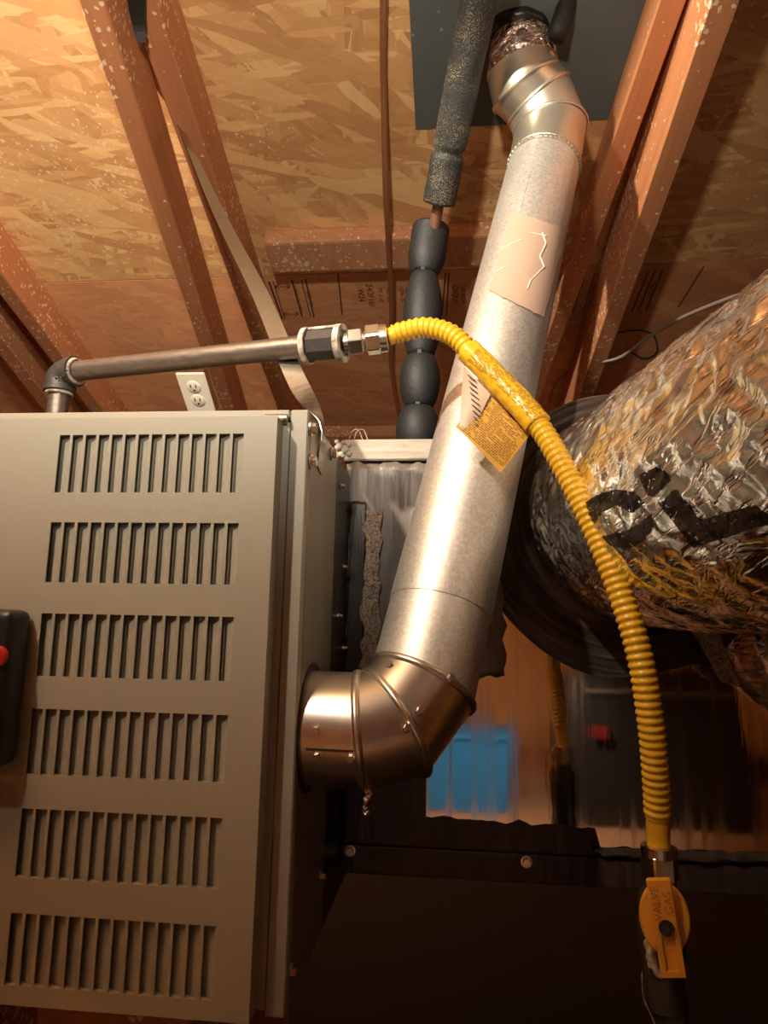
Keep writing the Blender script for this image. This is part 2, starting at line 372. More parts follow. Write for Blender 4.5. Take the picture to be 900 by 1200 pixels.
def stamp_text(txt, px, py, size, ang, mat=INKF, col=ceil):
    cu = bpy.data.curves.new('t', 'FONT'); cu.body = txt; cu.size = size; cu.align_x = 'CENTER'; cu.align_y = 'CENTER'; cu.extrude = 0
    o = bpy.data.objects.new('t', cu); C.objects.link(o); me = bpy.data.meshes.new_from_object(o); bpy.data.objects.remove(o)
    p = roof(px, py, .0007); zx = NI; xx = Vector((1, 0, 0)); yy = zx.cross(xx); ca, sa = math.cos(ang), math.sin(ang)
    x2 = xx * ca + yy * sa; y2 = -xx * sa + yy * ca
    me.transform(Matrix(((x2.x, y2.x, zx.x, p.x), (x2.y, y2.y, zx.y, p.y), (x2.z, y2.z, zx.z, p.z), (0, 0, 0, 1))))
    me.materials.clear(); me.materials.append(mat); q = bpy.data.objects.new('stamp', me); C.objects.link(q); q.parent = col; return q
HP = math.pi / 2
for t, px, py, sz in (('STRENGTH AXIS', 349, 350, .011), ('SIZED FOR', 363, 350, .011), ('24/2F16/', 434, 346, .020), ('W24', 423, 346, .020), ('PS 2-10', 446, 346, .014), ('MILL 424', 455, 346, .012), ('12 IN OC', 471, 346, .012),
                      ('GROUP', 533, 345, .017), ('CANADA', 543, 345, .015), ('CSA 0325', 477, 346, .011), ('EXPOSURE 1', 676, 342, .013), ('THIS SIDE', 763, 340, .013)):
    stamp_text(t, px, py, sz, -HP)

# ------------------------------------------------------------------ furnace
FY = .575; FX = (352 - 530) / 800 * FY; FZ1 = at(340, 480, FY).z; FZ0 = at(315, 1193, FY).z
FXL = -.80; FB = .73
fur = thing('furnace', 'large beige louvered furnace cabinet filling the left side', 'furnace')
fur.location = (0, 0, 0)
bm = box((FXL, FY + .012, FZ0), (FX, FB, FZ1)); link('casing', bm, CASING, fur, bevel=.0015)
# flange around the front opening
link('flange', box((at(335, 700, FY).x - .003, FY, FZ0), (FX, FY + .0115, FZ1)), PAINT, fur, bevel=.0012)
link('flange', box((FXL, FY, FZ1 - .0075), (at(335, 700, FY).x - .004, FY + .0115, FZ1)), PAINT, fur, bevel=.001)
cr = cyl((FX - .038, FY - .004, FZ1 - .010), (FX - .018, FY - .004, FZ1 - .010), .0045, n=12); link('top_clip', cr, STRAP, fur, smooth=True)
DY = FY - .022; DX = at(320, 600, DY).x; DZ1 = at(160, 489, DY).z; DZ0 = at(160, 1190, DY).z
# door: face with 6 x 14 openings
rows_px = [(509, 574), (612, 683), (721, 795), (836, 914), (955, 1040), (1080, 1170)]
zt = [at(170, a, DY).z for a, b in rows_px]; zb = [at(170, b, DY).z for a, b in rows_px]
pitch = (zt[0] - zt[5]) / 5; hh = sum(a - b for a, b in zip(zt, zb)) / 6
XA = at(67, 542, DY).x; XB = at(284, 542, DY).x; cw = (XB - XA) / 13.8; sw = cw * .80
print('door', DX, DZ0, DZ1, 'row pitch', pitch, hh, [zt[i] - zt[i + 1] for i in range(5)], [at((67, 5)[i], (542, 1120)[i], DY).x for i in (0, 1)], [at((284, 247)[i], (542, 1120)[i], DY).x for i in (0, 1)])
slx = [(XA + i * cw, XA + i * cw + sw) for i in range(14)]; slz = [(zt[0] - k * pitch - hh, zt[0] - k * pitch) for k in range(6)]
bm = bmesh.new(); xs = [FXL] + [v for p in slx for v in p] + [DX]; zs = [DZ0] + [v for p in sorted(slz) for v in p] + [DZ1]
V = {}
def vv(x, z, y):
    kk = (round(x, 5), round(z, 5), round(y, 5))
    if kk not in V: V[kk] = bm.verts.new((x, y, z))
    return V[kk]
TH = .0011
for i in range(len(xs) - 1):
    for j in range(len(zs) - 1):
        if i % 2 == 1 and j % 2 == 1:
            for (xa, za, xb, zb_) in ((xs[i], zs[j], xs[i], zs[j + 1]), (xs[i + 1], zs[j], xs[i + 1], zs[j + 1]), (xs[i], zs[j], xs[i + 1], zs[j]), (xs[i], zs[j + 1], xs[i + 1], zs[j + 1])):
                bm.faces.new((vv(xa, za, DY), vv(xb, zb_, DY), vv(xb, zb_, DY + TH), vv(xa, za, DY + TH)))
            continue
        bm.faces.new([vv(x, z, DY) for x, z in ((xs[i], zs[j]), (xs[i + 1], zs[j]), (xs[i + 1], zs[j + 1]), (xs[i], zs[j + 1]))])
        bm.faces.new([vv(x, z, DY + TH) for x, z in ((xs[i], zs[j]), (xs[i + 1], zs[j]), (xs[i + 1], zs[j + 1]), (xs[i], zs[j + 1]))])
door = link('door', bm, PAINT, fur)
bm = box((DX - TH, DY + .0002, DZ0), (DX, FY - .001, DZ1)); box((FXL, DY + .0002, DZ1 - TH), (DX - TH, FY - .001, DZ1), bm); box((FXL, DY + .0002, DZ0), (DX - TH, FY - .001, DZ0 + TH), bm)
box((DX - TH, FY - .0016, DZ0), (DX + .006, FY - .0006, DZ1), bm)
link('door_rim', bm, PAINT, door)
link('filter_backing', box((FXL + .01, FY - .0035, DZ0 + .01), (DX - .01, FY - .0025, DZ1 - .01)), DARK, door)
# louvers: bent-in slats, shallow on the right and deep on the left
bm = bmesh.new(); n_ = 5
g = []
for i in range(n_ + 1):
    t = i / n_; x = -sw * .5 + sw * 1.5 * t; y = TH + .0066 * (1 - t) ** .8 + .0008
    g.append([Vector((x, y, -hh / 2 - .001)), Vector((x, y, hh / 2 + .001))])
sheet(g, .0006, (0, -1, 0), bm)
box((-sw * .5, TH, -hh / 2 - .0009), (sw, .0085, -hh / 2 - .0003), bm); box((-sw * .5, TH, hh / 2 + .0003), (sw, .0085, hh / 2 + .0009), bm)
lv0 = link('louver', bm, PAINT, door)
first = True
for z0, z1 in slz:
    for x0, x1 in slx:
        o = lv0 if first else lv0.copy()
        if not first: C.objects.link(o); o.parent = door
        first = False; o.location = (x0, DY, (z0 + z1) / 2)
# side hole with dark rim, clips, screws
hc = Vector((FX, .634, at(365, 853, .625).z))
bm = bmesh.new(); cyl(hc + Vector((.0004, 0, 0)), hc + Vector((.0012, 0, 0)), .0565, n=48, bm=bm); link('vent_hole', bm, DARK, fur)
for px, py, Y in ((363, 502, .62), (363, 541, .62), (388, 532, .70), (376, 1028, .715), (341, 1140, .60)):
    d = ray(px, py); p = CAM + d * (FX / d.x) if abs(d.x) > 1e-6 else None
    screw((FX + (.0015 if py < 560 else 0), p.y, p.z), (1, 0, 0), fur, .0052)
# wooden supports under the furnace
for i, x in enumerate((-.70, -.36)):
    tag(link('support_block', box((x, FY + .05, 0), (x + .14, FB + .28, FZ0 - .0005)), WOOD, None, bevel=.003), ('wooden block beneath the left end of the furnace', 'wooden block beneath the middle of the furnace')[i], 'block', 'blocks under the furnace')

# coil cabinet behind the furnace
BF = .84
cb = thing('coil_cabinet', 'dark mastic covered sheet metal cabinet joined behind the furnace side', 'cabinet')
link('cabinet_body', box((FXL, FB + .0006, FZ0), (FX - .0006, 1.22, FZ1 - .002)), MASTIC, cb, bevel=.002)
for px, py in ((400, 570), (403, 665), (397, 722), (403, 760)):
    d = ray(px, py); p = CAM + d * ((FX) / d.x)
    screw((FX - .0004, p.y, p.z), (1, 0, 0), cb, .0028)

# duct box to the right of it
BZ1 = at(450, 541, BF).z; BZ0 = at(600, 1032, BF).z; BXR = 1.05
db = thing('duct_box', 'dark tape sealed duct box behind the flue with shiny foil face', 'duct')
link('box_body', box((FX + .0006, BF, BZ0), (BXR, 1.40, BZ1)), MASTIC, db, bevel=.003)
# grey smeared tape facing upper left (wrinkled)
def face_sheet(px0, px1, py0, py1, off, amp, fr, nx, nz, Y=BF, rag=0):
    a = at(px0, (py0 + py1) / 2, Y); b = at(px1, (py0 + py1) / 2, Y); z1 = at((px0 + px1) / 2, py0, Y).z; z0 = at((px0 + px1) / 2, py1, Y).z; g = []
    for j in range(nz + 1):
        row = []
        for i in range(nx + 1):
            x = a.x + (b.x - a.x) * i / nx; z = z1 + (z0 - z1) * j / nz
            if j in (0, nz): z += rag * noise.noise(Vector((x * 80, 3.3, j)))
            if i in (0, nx): x += rag * noise.noise(Vector((z * 60, 1.3, i)))
            row.append(Vector((x, Y - off - amp * (.5 + .5 * noise.noise(Vector((x * fr, 0, z * fr * .22)))), z)))
        g.append(row)
    return sheet(g, .0009, (0, -1, 0))
link('grey_tape', face_sheet(404, 590, 545, 790, .0012, .012, 22, 60, 30, rag=.006), TAPE, db, smooth='all')
link('insulation_seam', face_sheet(427, 446, 600, 792, .010, .008, 260, 10, 80, rag=.006), FIBER, db, smooth='all')
link('mastic_strip', face_sheet(409, 428, 590, 792, .009, .004, 40, 10, 50, rag=.002), MASTIC, db, smooth='all')
# foil facing (ragged lower edge)
def foil_face():
    x0 = at(500, 850, BF).x; x1 = BXR - .02; n = 150; g = []
    zt_ = at(600, 560, BF).z
    for j in range(13):
        row = []
        for i in range(n + 1):
            x = x0 + (x1 - x0) * i / n; px = 530 + 800 * x / BF
            pb = 956 + (px - 500) * .07 if px < 690 else 998 + (px - 690) * .01
            zb_ = at(min(px, 1200), pb, BF).z
            rag = .004 * noise.noise(Vector((x * 150, 0, 1))) + .004 * noise.noise(Vector((x * 45, 0, 2)))
            z = zt_ + (zb_ + rag - zt_) * j / 12
            row.append(Vector((x + (.002 * noise.noise(Vector((0, z * 70, 0))) if i == 0 else 0), BF - .0016, z)))
        g.append(row)
    return sheet(g, .0012, (0, -1, 0))
link('foil_facing', foil_face(), MIRROR, db)['label'] = 'mirror bright foil facing with ragged lower edge'
# crumpled lip right, lower metal edge
g = []
for j in range(7):
    row = []
    for i in range(70):
        px = 693 + i * 6; t = j / 6
        p = at(min(px, 1100), 992 + t * (13 if px > 700 else 4) + (px - 693) * .03, BF)
        row.append(Vector((p.x, BF - .003 - .010 * math.sin(math.pi * t) - .005 * noise.noise(Vector((p.x * 60, t * 2, 0))), p.z + .002 * noise.noise(Vector((p.x * 70, t, 5))))))
    g.append(row)
link('torn_tape_lip', sheet(g, .001, (0, -1, 0)), MASTIC, db, smooth='all')
link('lower_flange', box((FX + .001, BF - .006, BZ0), (BXR, BF - .0003, BZ0 + .030)), MASTIC, db, bevel=.001)
for px, py in ((410, 997), (617, 1010)): screw(at(px, py, BF - .006), (0, -1, 0), db, .0048)
# pale board on top
bz = at(450, 516, BF).z
bm = box((-.139, BF - .006, BZ1 + .0005), (.135, BF + .022, bz))
tag(link('top_board', bm, CREAM, None, bevel=.002), 'pale mastic smeared wood strip on top of the duct box left of the flue', 'board')
p = at(402, 526, BF - .006); bm = bmesh.new()
for i in range(16):
    q = p + Vector((R.uniform(-.009, .012), -.001, R.uniform(-.011, .012))); r_ = R.uniform(.003, .0055)
    bmesh.ops.create_icosphere(bm, subdivisions=1, radius=r_, matrix=Matrix.Translation(q))
tag(link('sealant_lump', bm, CREAM, None, smooth='all'), 'lumpy cream sealant blob at the left end of the pale strip', 'sealant')
bm = bmesh.new()
for k in range(2):
    c = at(418 + 6 * k, 515, BF); tube(spline([c + Vector((-.010, 0, 0)), c + Vector((-.006, -.004, .009)), c + Vector((.002, -.003, .012)), c + Vector((.008, 0, -.001))], .002), .0006, 6, bm)
tag(link('loose_wire', bm, CREAM), 'two thin pale wire loops sticking up from the pale strip', 'wire')
# torn fragment beside the duct
g = []
for j in range(9):
    g.append([at(619 + i * 3.4, 540 + j * 3.6 + 4 * noise.noise(Vector((i * .4, 0, 0))), BF - .015) + Vector((0, .008 * noise.noise(Vector((i * .7, j * .7, 0))), 0)) for i in range(10)])
tag(link('insulation_scrap', sheet(g, .014, (0, -1, 0)), FIBER, None, smooth='all'), 'small torn pinkish insulation scrap between flue and foil duct', 'scrap')

# mastic collar ring around the duct take-off
c0 = Vector((.203, BF, H + .135))
bm = bmesh.new(); rings = []
for k in range(13):
    t = k / 12; r_ = .175 - .075 * t; row = []
    for i in range(72):
        a = 2 * math.pi * i / 72; rr = r_ * (1 + .03 * noise.noise(Vector((math.cos(a) * 2, math.sin(a) * 2, t))))
        yb_ = BF - .0025 - .030 * math.sin(t * 1.5) ** 2 - .003 * noise.noise(Vector((a * 1.5, t * 14, 0)))
        row.append(bm.verts.new((c0.x + rr * math.cos(a), yb_, c0.z + rr * math.sin(a) * .98 - .015 * (1 - t))))
    rings.append(row)
for p_, q_ in zip(rings, rings[1:]):
    for i in range(72): bm.faces.new((p_[i], p_[(i + 1) % 72], q_[(i + 1) % 72], q_[i]))
m = M('brushed_mastic', rough=.3)
sx = m.n('ShaderNodeSeparateXYZ', {0: m.co(loc=(-c0.x, -BF, -c0.z))}).outputs
rad = m.math('SQRT', m.math('ADD', m.math('MULTIPLY', sx[0], sx[0]), m.math('MULTIPLY', sx[2], sx[2])))
st = m.noise(m.n('ShaderNodeCombineXYZ', {0: m.math('MULTIPLY', rad, 260), 1: m.math('MULTIPLY', sx[0], 9), 2: m.math('MULTIPLY', sx[2], 9)}).outputs[0], 1, 3)
m.set('Base Color', m.ramp(st, [(.35, (.02, .014, .011)), (.55, (.055, .040, .030)), (.75, (.15, .115, .09))])); m.bump(st, .25, .0015)
link('mastic_ring', bm, m.m, db, smooth='all')

# ------------------------------------------------------------------ foil flex ducts
def flex(name, pts, rprof, label, seed, mat, nseg=190, step=.0035, amp=.008, extra=None):
    path = spline(pts, step)
    def rad(s, a):
        v = Vector((math.cos(a) * 1.3, math.sin(a) * 1.3, s * 9 + seed))
        n1 = noise.noise(v * 1.1) * amp * .55
        q = Vector((math.cos(a) * 7 + s * 30, math.sin(a) * 7 - s * 14, s * 34 + seed))
        n2 = (1 - abs(noise.noise(q)) * 2.2) * amp * .34
        q2 = Vector((math.cos(a + s * 3) * 16, math.sin(a + s * 3) * 16, s * 60 + seed))
        n3 = (1 - abs(noise.noise(q2)) * 2) * amp * .15
        return rprof(s) + n1 + n2 + n3
    bm = tube(path, rad, nseg)
    return link(name, bm, mat, None, smooth='all')
def rp(s): return .121 - .036 * max(0, 1 - s / .055) ** 2.2
t1 = flex('x', [c0 + Vector((0, -.012, 0)), c0 + Vector((.012, -.10, -.004)), c0 + Vector((.030, -.24, -.010)), c0 + Vector((.055, -.40, -.016)), c0 + Vector((.105, -.56, -.01)), c0 + Vector((.24, -.72, .02)), c0 + Vector((.5, -.80, .05))], rp, '', 3.7, FOIL)
t1.name = 'jacket'
fd = thing('flex_duct', 'big silver crinkled foil flexible duct coming forward on the right', 'duct'); t1.parent = fd
t2 = flex('foil_duct', [Vector((.435, BF - .012, H + .015)), Vector((.46, BF - .09, H + .02)), Vector((.58, BF - .19, H + .035)), Vector((.85, BF - .24, H + .06)), Vector((1.2, BF - .25, H + .07))], lambda s: .122 - .02 * max(0, 1 - s / .05) ** 2, '', 9.1, FOIL, 120, .005)
t2.name = 'lower_flex_duct'; tag(t2, 'second foil duct partly seen under the big one at the right edge', 'duct')
# exposed insulation at its mouth
g = []
for j in range(15):
    t = j / 14; row = []
    for i in range(8):
        u = i / 7; px = 808 + 42 * t + 32 * u * (1 - .45 * t); py = 728 + 72 * t + 6 * u
        row.append(at(px, py, .80) + Vector((0, .012 * noise.noise(Vector((i * .6, j * .5, 2))), 0)))
    g.append(row)
tag(link('insulation_tuft', sheet(g, .012, (0, -1, 0)), FIBER, None, smooth='all'), 'ragged tan insulation edge showing below the big foil duct', 'insulation')
# printed letters, crinkled hatch print laid on the duct jacket
bvh = BVHTree.FromObject(t1, bpy.context.evaluated_depsgraph_get()) if False else BVHTree.FromPolygons([v.co.copy() for v in t1.data.vertices], [p.vertices[:] for p in t1.data.polygons])
def inside(p, poly):
    c = False; n = len(poly); x, y = p
    for i in range(n):
        x1, y1 = poly[i]; x2, y2 = poly[i - 1]
        if (y1 > y) != (y2 > y) and x < (x2 - x1) * (y - y1) / (y2 - y1) + x1: c = not c
    return c
def decal(name, poly, mat, parent, tree, holes=(), st=1.0, off=.0012, hatch=True):
    xs = [p[0] for p in poly]; ys = [p[1] for p in poly]; bm = bmesh.new(); vd = {}
    def vt(i, j):
        if (i, j) in vd: return vd[i, j]
        d = ray(xs_[i], ys_[j]).normalized(); hit = tree.ray_cast(CAM, d)
        v = bm.verts.new(hit[0] - d * off) if hit[0] is not None else None; vd[i, j] = v; return v
    nx = int((max(xs) - min(xs)) / st) + 1; ny = int((max(ys) - min(ys)) / st) + 1
    xs_ = [min(xs) + i * st for i in range(nx + 1)]; ys_ = [min(ys) + j * st for j in range(ny + 1)]
    for i in range(nx):
        for j in range(ny):
            c = ((xs_[i] + xs_[i + 1]) / 2, (ys_[j] + ys_[j + 1]) / 2)
            if not inside(c, poly) or any(inside(c, h) for h in holes): continue
            if hatch and abs(noise.noise(Vector((c[0] * .17 + c[1] * .10, c[1] * .06 - c[0] * .02, 7)))) < .030: continue
            q = [vt(i, j), vt(i + 1, j), vt(i + 1, j + 1), vt(i, j + 1)]
            if all(q) : bm.faces.new(q)
    for v in [v for v in bm.verts if not v.link_faces]: bm.verts.remove(v)
    return link(name, bm, mat, parent, smooth='all')
D_ = [(683, 592), (700, 580), (722, 573), (742, 578), (754, 590), (764, 612), (762, 630), (744, 645), (722, 650), (706, 637), (742, 622), (748, 604), (733, 590), (712, 596), (696, 620), (686, 616)]
decal('printed_letter', [(676, 594), (700, 580), (722, 573), (742, 577), (754, 590), (741, 602), (722, 592), (704, 600), (694, 619), (682, 612)], INK, fd, bvh)
decal('printed_letter', [(704, 629), (735, 622), (763, 603), (764, 618), (754, 634), (735, 645), (716, 640)], INK, fd, bvh)
decal('printed_letter', [(748, 557), (773, 545), (783, 563), (766, 583), (758, 580)], INK, fd, bvh)
decal('printed_letter', [(773, 592), (790, 572), (820, 610), (882, 592), (902, 606), (902, 614), (812, 642)], INK, fd, bvh)

# ------------------------------------------------------------------ flue pipe
fl = thing('flue_pipe', 'galvanized flue pipe running up from the furnace side to the roof', 'pipe')
RF = .0497
def mitred(pts, r, n=56):                                 # returns list of bmeshes, one per segment
    P = [Vector(p) for p in pts]; D = [(b - a).normalized() for a, b in zip(P, P[1:])]; x, _ = frame(D[0]); out = []; planes = []
    for i in range(len(P)):
        if i == 0: planes.append(D[0])
        elif i == len(P) - 1: planes.append(D[-1])
        else: planes.append((D[i - 1] + D[i]).normalized())
    prev = None
    for i, d in enumerate(D):
        x = (x - d * x.dot(d)).normalized(); y = d.cross(x); bm = bmesh.new(); rr = []
        for e, pp in ((i, planes[i]), (i + 1, planes[i + 1])):
            row = []
            for k in range(n):
                o = P[e] + (x * math.cos(2 * math.pi * k / n) + y * math.sin(2 * math.pi * k / n)) * r
                t = (P[e] - o).dot(pp) / d.dot(pp); row.append(bm.verts.new(o + d * t))
            rr.append(row)
        for k in range(n): bm.faces.new((rr[0][k], rr[0][(k + 1) % n], rr[1][(k + 1) % n], rr[1][k]))
        bm.faces.new(rr[0][::-1]); bm.faces.new(rr[1])
        out.append((bm, [v.co.copy() for v in rr[1]]))
    return out
def bead(loop, c, t, parent, mat, name='bead', grow=1.0):
    c = sum(loop, Vector()) / len(loop); P = [c + (p - c) * grow for p in loop]; bm = bmesh.new(); n = len(P); rings = []
    for i in range(n):
        tg = (P[(i + 1) % n] - P[i - 1]).normalized(); o = (P[i] - c).normalized(); b = tg.cross(o).normalized()
        rings.append([bm.verts.new(P[i] + (o * math.cos(a) * t + b * math.sin(a) * t * 1.25)) for a in (2 * math.pi * k / 8 for k in range(8))])
    for i in range(n):
        for k in range(8): bm.faces.new((rings[i][k], rings[(i + 1) % n][k], rings[(i + 1) % n][(k + 1) % 8], rings[i][(k + 1) % 8]))
    return link(name, bm, mat, parent, smooth='all')
Q0 = Vector((FX + .0014, .631, hc.z)); Q1 = at(424, 856, .625); Q1.z = hc.z - .0005; Q2 = at(462, 846, .632); Q3 = at(495, 803, .652); QT = at(637, 196, .905)
Q4 = Q3 + (QT - Q3) * .10
segs = mitred([Q0, Q1, Q2, Q3, Q4], RF)
for i, (bm, lp) in enumerate(segs):
    link('elbow_section', bm, ELB if i < 3 else GALV, fl, smooth=True)
    if i < 3: bead(lp, None, .0030, fl, ELB)
dP = (QT - Q4).normalized()
link('pipe_section', lathe(Q4 - dP * .002, dP, [(0, RF + .0008), (.002, RF + .0011), ((QT - Q4).length - .012, RF + .0011), ((QT - Q4).length, RF + .0003)], 64), GALV, fl, smooth=True)
# long seam
sd = (CAM - Q4); sd = (sd - dP * sd.dot(dP)).normalized(); rt = dP.cross(sd)
sdir = (sd * math.cos(-.35) + rt * math.sin(-.35)).normalized()
link('seam', beam(Q4 + sdir * (RF + .0016), QT + sdir * (RF + .0016), .004, .002, sdir), GALV, fl)
# top connector
T1 = at(645, 152, .918); T2 = at(631, 117, .912); T3 = at(616, 102, .900); T4 = at(612, 84, .897)
segs = mitred([QT - dP * .004, T1, T2, T3, T4], RF + .0012)
for i, (bm, lp) in enumerate(segs):
    link('elbow_section', bm, BRONZE, fl, smooth=True)
    if i < 3: bead(lp, None, .0024, fl, BRONZE)
# crimp teeth at the collar
bm = bmesh.new()
for k in range(46):
    a = 2 * math.pi * k / 46; o = (sd * math.cos(a) + rt * math.sin(a)); c = QT - dP * .004 + o * (RF + .0026)
    beam(c - dP * .0025, c + dP * .0025, .004, .0022, o, bm)
link('crimped_collar', bm, BRONZE, fl)
torus(QT - dP * .004, dP, 1, 1).free()
link('bead', torus(QT - dP * .001, dP, RF + .0012, .0022, 56), BRONZE, fl, smooth='all')
# foil tape wrap (crinkled)
TW = at(614, 34, .900)
def wr(s, a): return RF * .88 + .0015 + .006 * (1 - min(1, s / .07)) + .004 * noise.noise(Vector((math.cos(a) * 3, math.sin(a) * 3, s * 70)))
link('foil_tape_wrap', tube(spline([T4 - Vector((0, 0, .004)), (T4 + TW) / 2, TW], .003), wr, 70), FOIL2, fl, smooth='all')['label'] = 'crinkled coppery foil tape wrap'
TB = Vector((TW.x + .0, TW.y - .01, RZ - SL * (TW.y) + .0))
def br(s, a): return .055 + .003 * noise.noise(Vector((math.cos(a) * 3, math.sin(a) * 3, s * 40)))
link('vent_sleeve', tube(spline([TW - Vector((0, 0, .012)), TW + Vector((-.006, 0, .05)), Vector((TW.x - .012, TW.y, RZ - SL * TW.y - .001))], .008), br, 40), BLKGLOSS, fl, smooth='all')['label'] = 'glossy black sleeve below the roof'
# tape patch on the pipe (conforming)
def on_pipe(px, py, off=.0022):
    d = ray(px, py).normalized(); o = CAM - Q4; a = d - dP * d.dot(dP); b = o - dP * o.dot(dP); r_ = RF + .0011 + off
    A2 = a.dot(a); B2 = 2 * a.dot(b); C2 = b.dot(b) - r_ * r_; dis = B2 * B2 - 4 * A2 * C2
    t = (-B2 - math.sqrt(max(0, dis))) / (2 * A2) if dis > 0 else -B2 / (2 * A2); p = CAM + d * t
    if dis <= 0:
        c = Q4 + dP * (p - Q4).dot(dP); p = c + (p - c).normalized() * r_
    n_ = p - Q4; n_ = (n_ - dP * n_.dot(dP)).normalized(); return p, n_
def quad_patch(c4, nx, ny, off, jag=0):
    (a, b, c, d) = [Vector(p) for p in c4]; bm = bmesh.new(); g = []
    for j in range(ny + 1):
        row = []
        for i in range(nx + 1):
            u = i / nx; v = j / ny; q = (a * (1 - u) + b * u) * (1 - v) + (d * (1 - u) + c * u) * v
            if jag and (i in (0, nx) or j in (0, ny)): q += Vector((R.uniform(-jag, jag), R.uniform(-jag, jag)))
            row.append(bm.verts.new(on_pipe(q.x, q.y, off)[0]))
        g.append(row)
    for j in range(ny):
        for i in range(nx): bm.faces.new((g[j][i], g[j][i + 1], g[j + 1][i + 1], g[j + 1][i]))
    return bm
o = link('paper_patch', quad_patch([(600, 247), (664, 268), (638, 372), (573, 340)], 16, 12, .0016, .8), PATCH, fl, smooth='all'); o['label'] = 'pale pinkish paper patch with torn cracks'
bm = bmesh.new()
for line in ([(636, 272), (640, 285), (633, 300), (638, 312), (622, 328), (618, 338)], [(585, 292), (600, 285), (612, 280)], [(581, 318), (592, 312)], [(622, 272), (640, 276)]):
    for (a, b) in zip(line, line[1:]):
        a, n1 = on_pipe(*a, .0026); b, n2 = on_pipe(*b, .0026); beam(a, b, .0013, .0008, n1, bm)
link('torn_cracks', bm, PATCHL, fl)['kind'] = 'stuff'
for px, py in ((459, 780), (527, 795)): p_, n_ = on_pipe(px, py, 0); screw(p_, n_, fl, .0038)
def near_pipe(px, py, Pa, Pb, r_):
    d = ray(px, py).normalized(); ax = (Pb - Pa).normalized(); o = CAM - Pa; a = d - ax * d.dot(ax); b = o - ax * o.dot(ax)
    A2 = a.dot(a); B2 = 2 * a.dot(b); C2 = b.dot(b) - r_ * r_; t = (-B2 - math.sqrt(max(0, B2 * B2 - 4 * A2 * C2))) / (2 * A2); p = CAM + d * t
    n_ = p - Pa; return p, (n_ - ax * n_.dot(ax)).normalized()
for px, py, a, b in ((371, 856, Q0, Q1), (372, 885, Q0, Q1), (412, 887, Q0, Q1), (476, 853, Q2, Q3), (491, 833, Q2, Q3), (643, 178, QT, T1)):
    p_, n_ = near_pipe(px, py, a, b, RF); screw(p_, n_, fl, .0032)
a_, n_ = near_pipe(358, 878, Q0, Q1, RF + .0006); b_, n_ = near_pipe(418, 881, Q0, Q1, RF + .0006)
link('seam', beam(a_, b_, .002, .0012, n_), DARK, fl)
# hanging shred of tape under the elbow
c = at(428, 917, .60); bm = tube(spline([c, c + Vector((.003, 0, -.010)), c + Vector((.001, 0, -.019)), c + Vector((.002, 0, -.026))], .0012), lambda s, a: .0034 + .0022 * noise.noise(Vector((math.cos(a) * 2, math.sin(a) * 2, s * 330))), 12)
link('tape_shred', bm, FOIL2, fl, smooth='all')
# roof flashing plate
P1 = roof(487, 147, .0005); P2 = roof(729, 142, .0005); y0 = P1.y - .36
bm = roofbox(P1.x, P2.x, y0, (P1.y + P2.y) / 2, .0006, .0022)
tag(link('flashing_plate', bm, FLASH), 'dark green grey sheet metal flashing plate on the roof around the flue', 'plate')

# ------------------------------------------------------------------ insulated refrigerant line
il = thing('insulated_line', 'copper line wrapped in dusty black foam hanging from the roof left of the flue', 'pipe')
a = at(514, 238, .97); b = at(531, 150, .90); c = at(553, 40, .81); d_ = at(575, -60, .72)
def fr(s, a_): return .0250 + .0016 * noise.noise(Vector((math.cos(a_) * 2, math.sin(a_) * 2, s * 45))) * (1 if s < .09 else .25) - (.004 if .068 < s < .076 else 0)
link('foam_sleeve', tube(spline([a, b, c, d_], .004), fr, 32), FOAMD, il, smooth='all')
a2 = at(505, 290, 1.02)
link('copper_tube', cyl(a2, a + (b - a) * .1, .0088), COPPER, il, smooth=True)
# bulging foam segments tied by cable ties
def bulge(pt, pb, r0, r1, open_top=False):
    pt = Vector(pt); pb = Vector(pb); L = (pb - pt).length; n = 22
    prof = []
    for i in range(n + 1):
        t = i / n
        if open_top: k = 1.0 if t < .55 else math.cos((t - .55) / .45 * 1.15)
        else: k = math.sin(math.pi * (.10 + .80 * t)) ** .38
        prof.append((L * t, r0 * max(.35, k) if not open_top else r1 + (r0 - r1) * max(0, k) ** .8))
    return lathe(pt, pb - pt, prof, 32)
pts = [(505, 268), (497, 322), (493, 418), (491, 478), (488, 532)]
W = [at(x, y, 1.02) for x, y in pts]
for i in range(4):
    r0 = (.0305, .031, .0320, .0340)[i]
    o = link('foam_segment', bulge(W[i], W[i + 1], r0, .012, i == 0), FOAM, il, smooth='all')
    if i: # slit running down the side
        pass
for i in range(1, 4):
    link('cable_tie', torus(W[i], W[i + 1] - W[i - 1], .0165 if i > 1 else .0150, .0022, 28), BLKPL, il, smooth='all')
    q = W[i] + Vector((-.001, -.019, 0)); link('tie_head', box(q - Vector((.004, .003, .004)), q + Vector((.004, .003, .004))), BLKPL, il, bevel=.001)
# lower line top fitting: line continues onto the duct box top
# second black line by the flue top
tag(link('black_tube', tube(spline([at(650, 45, .86), at(663, 10, .85), at(672, -40, .84)], .01), .014, 20), FOAM, None, smooth='all'), 'short black tube beside the top of the flue', 'pipe')
# thin rusty line on the roof
ptsr = [roof(450, -30, .012), roof(449, 60, .012), roof(450, 120, .014), roof(452, 225, .045), roof(454, 262, .052), roof(456, 300, .045), roof(459, 360, .03), roof(458, 420, .03), roof(462, 455, .03), roof(470, 500, .035)]
tag(link('rusty_line', tube(spline(ptsr, .01), .0052, 12), RUST, None, smooth='all'), 'thin speckled rusty line running down the roof left of the black foam', 'wire')

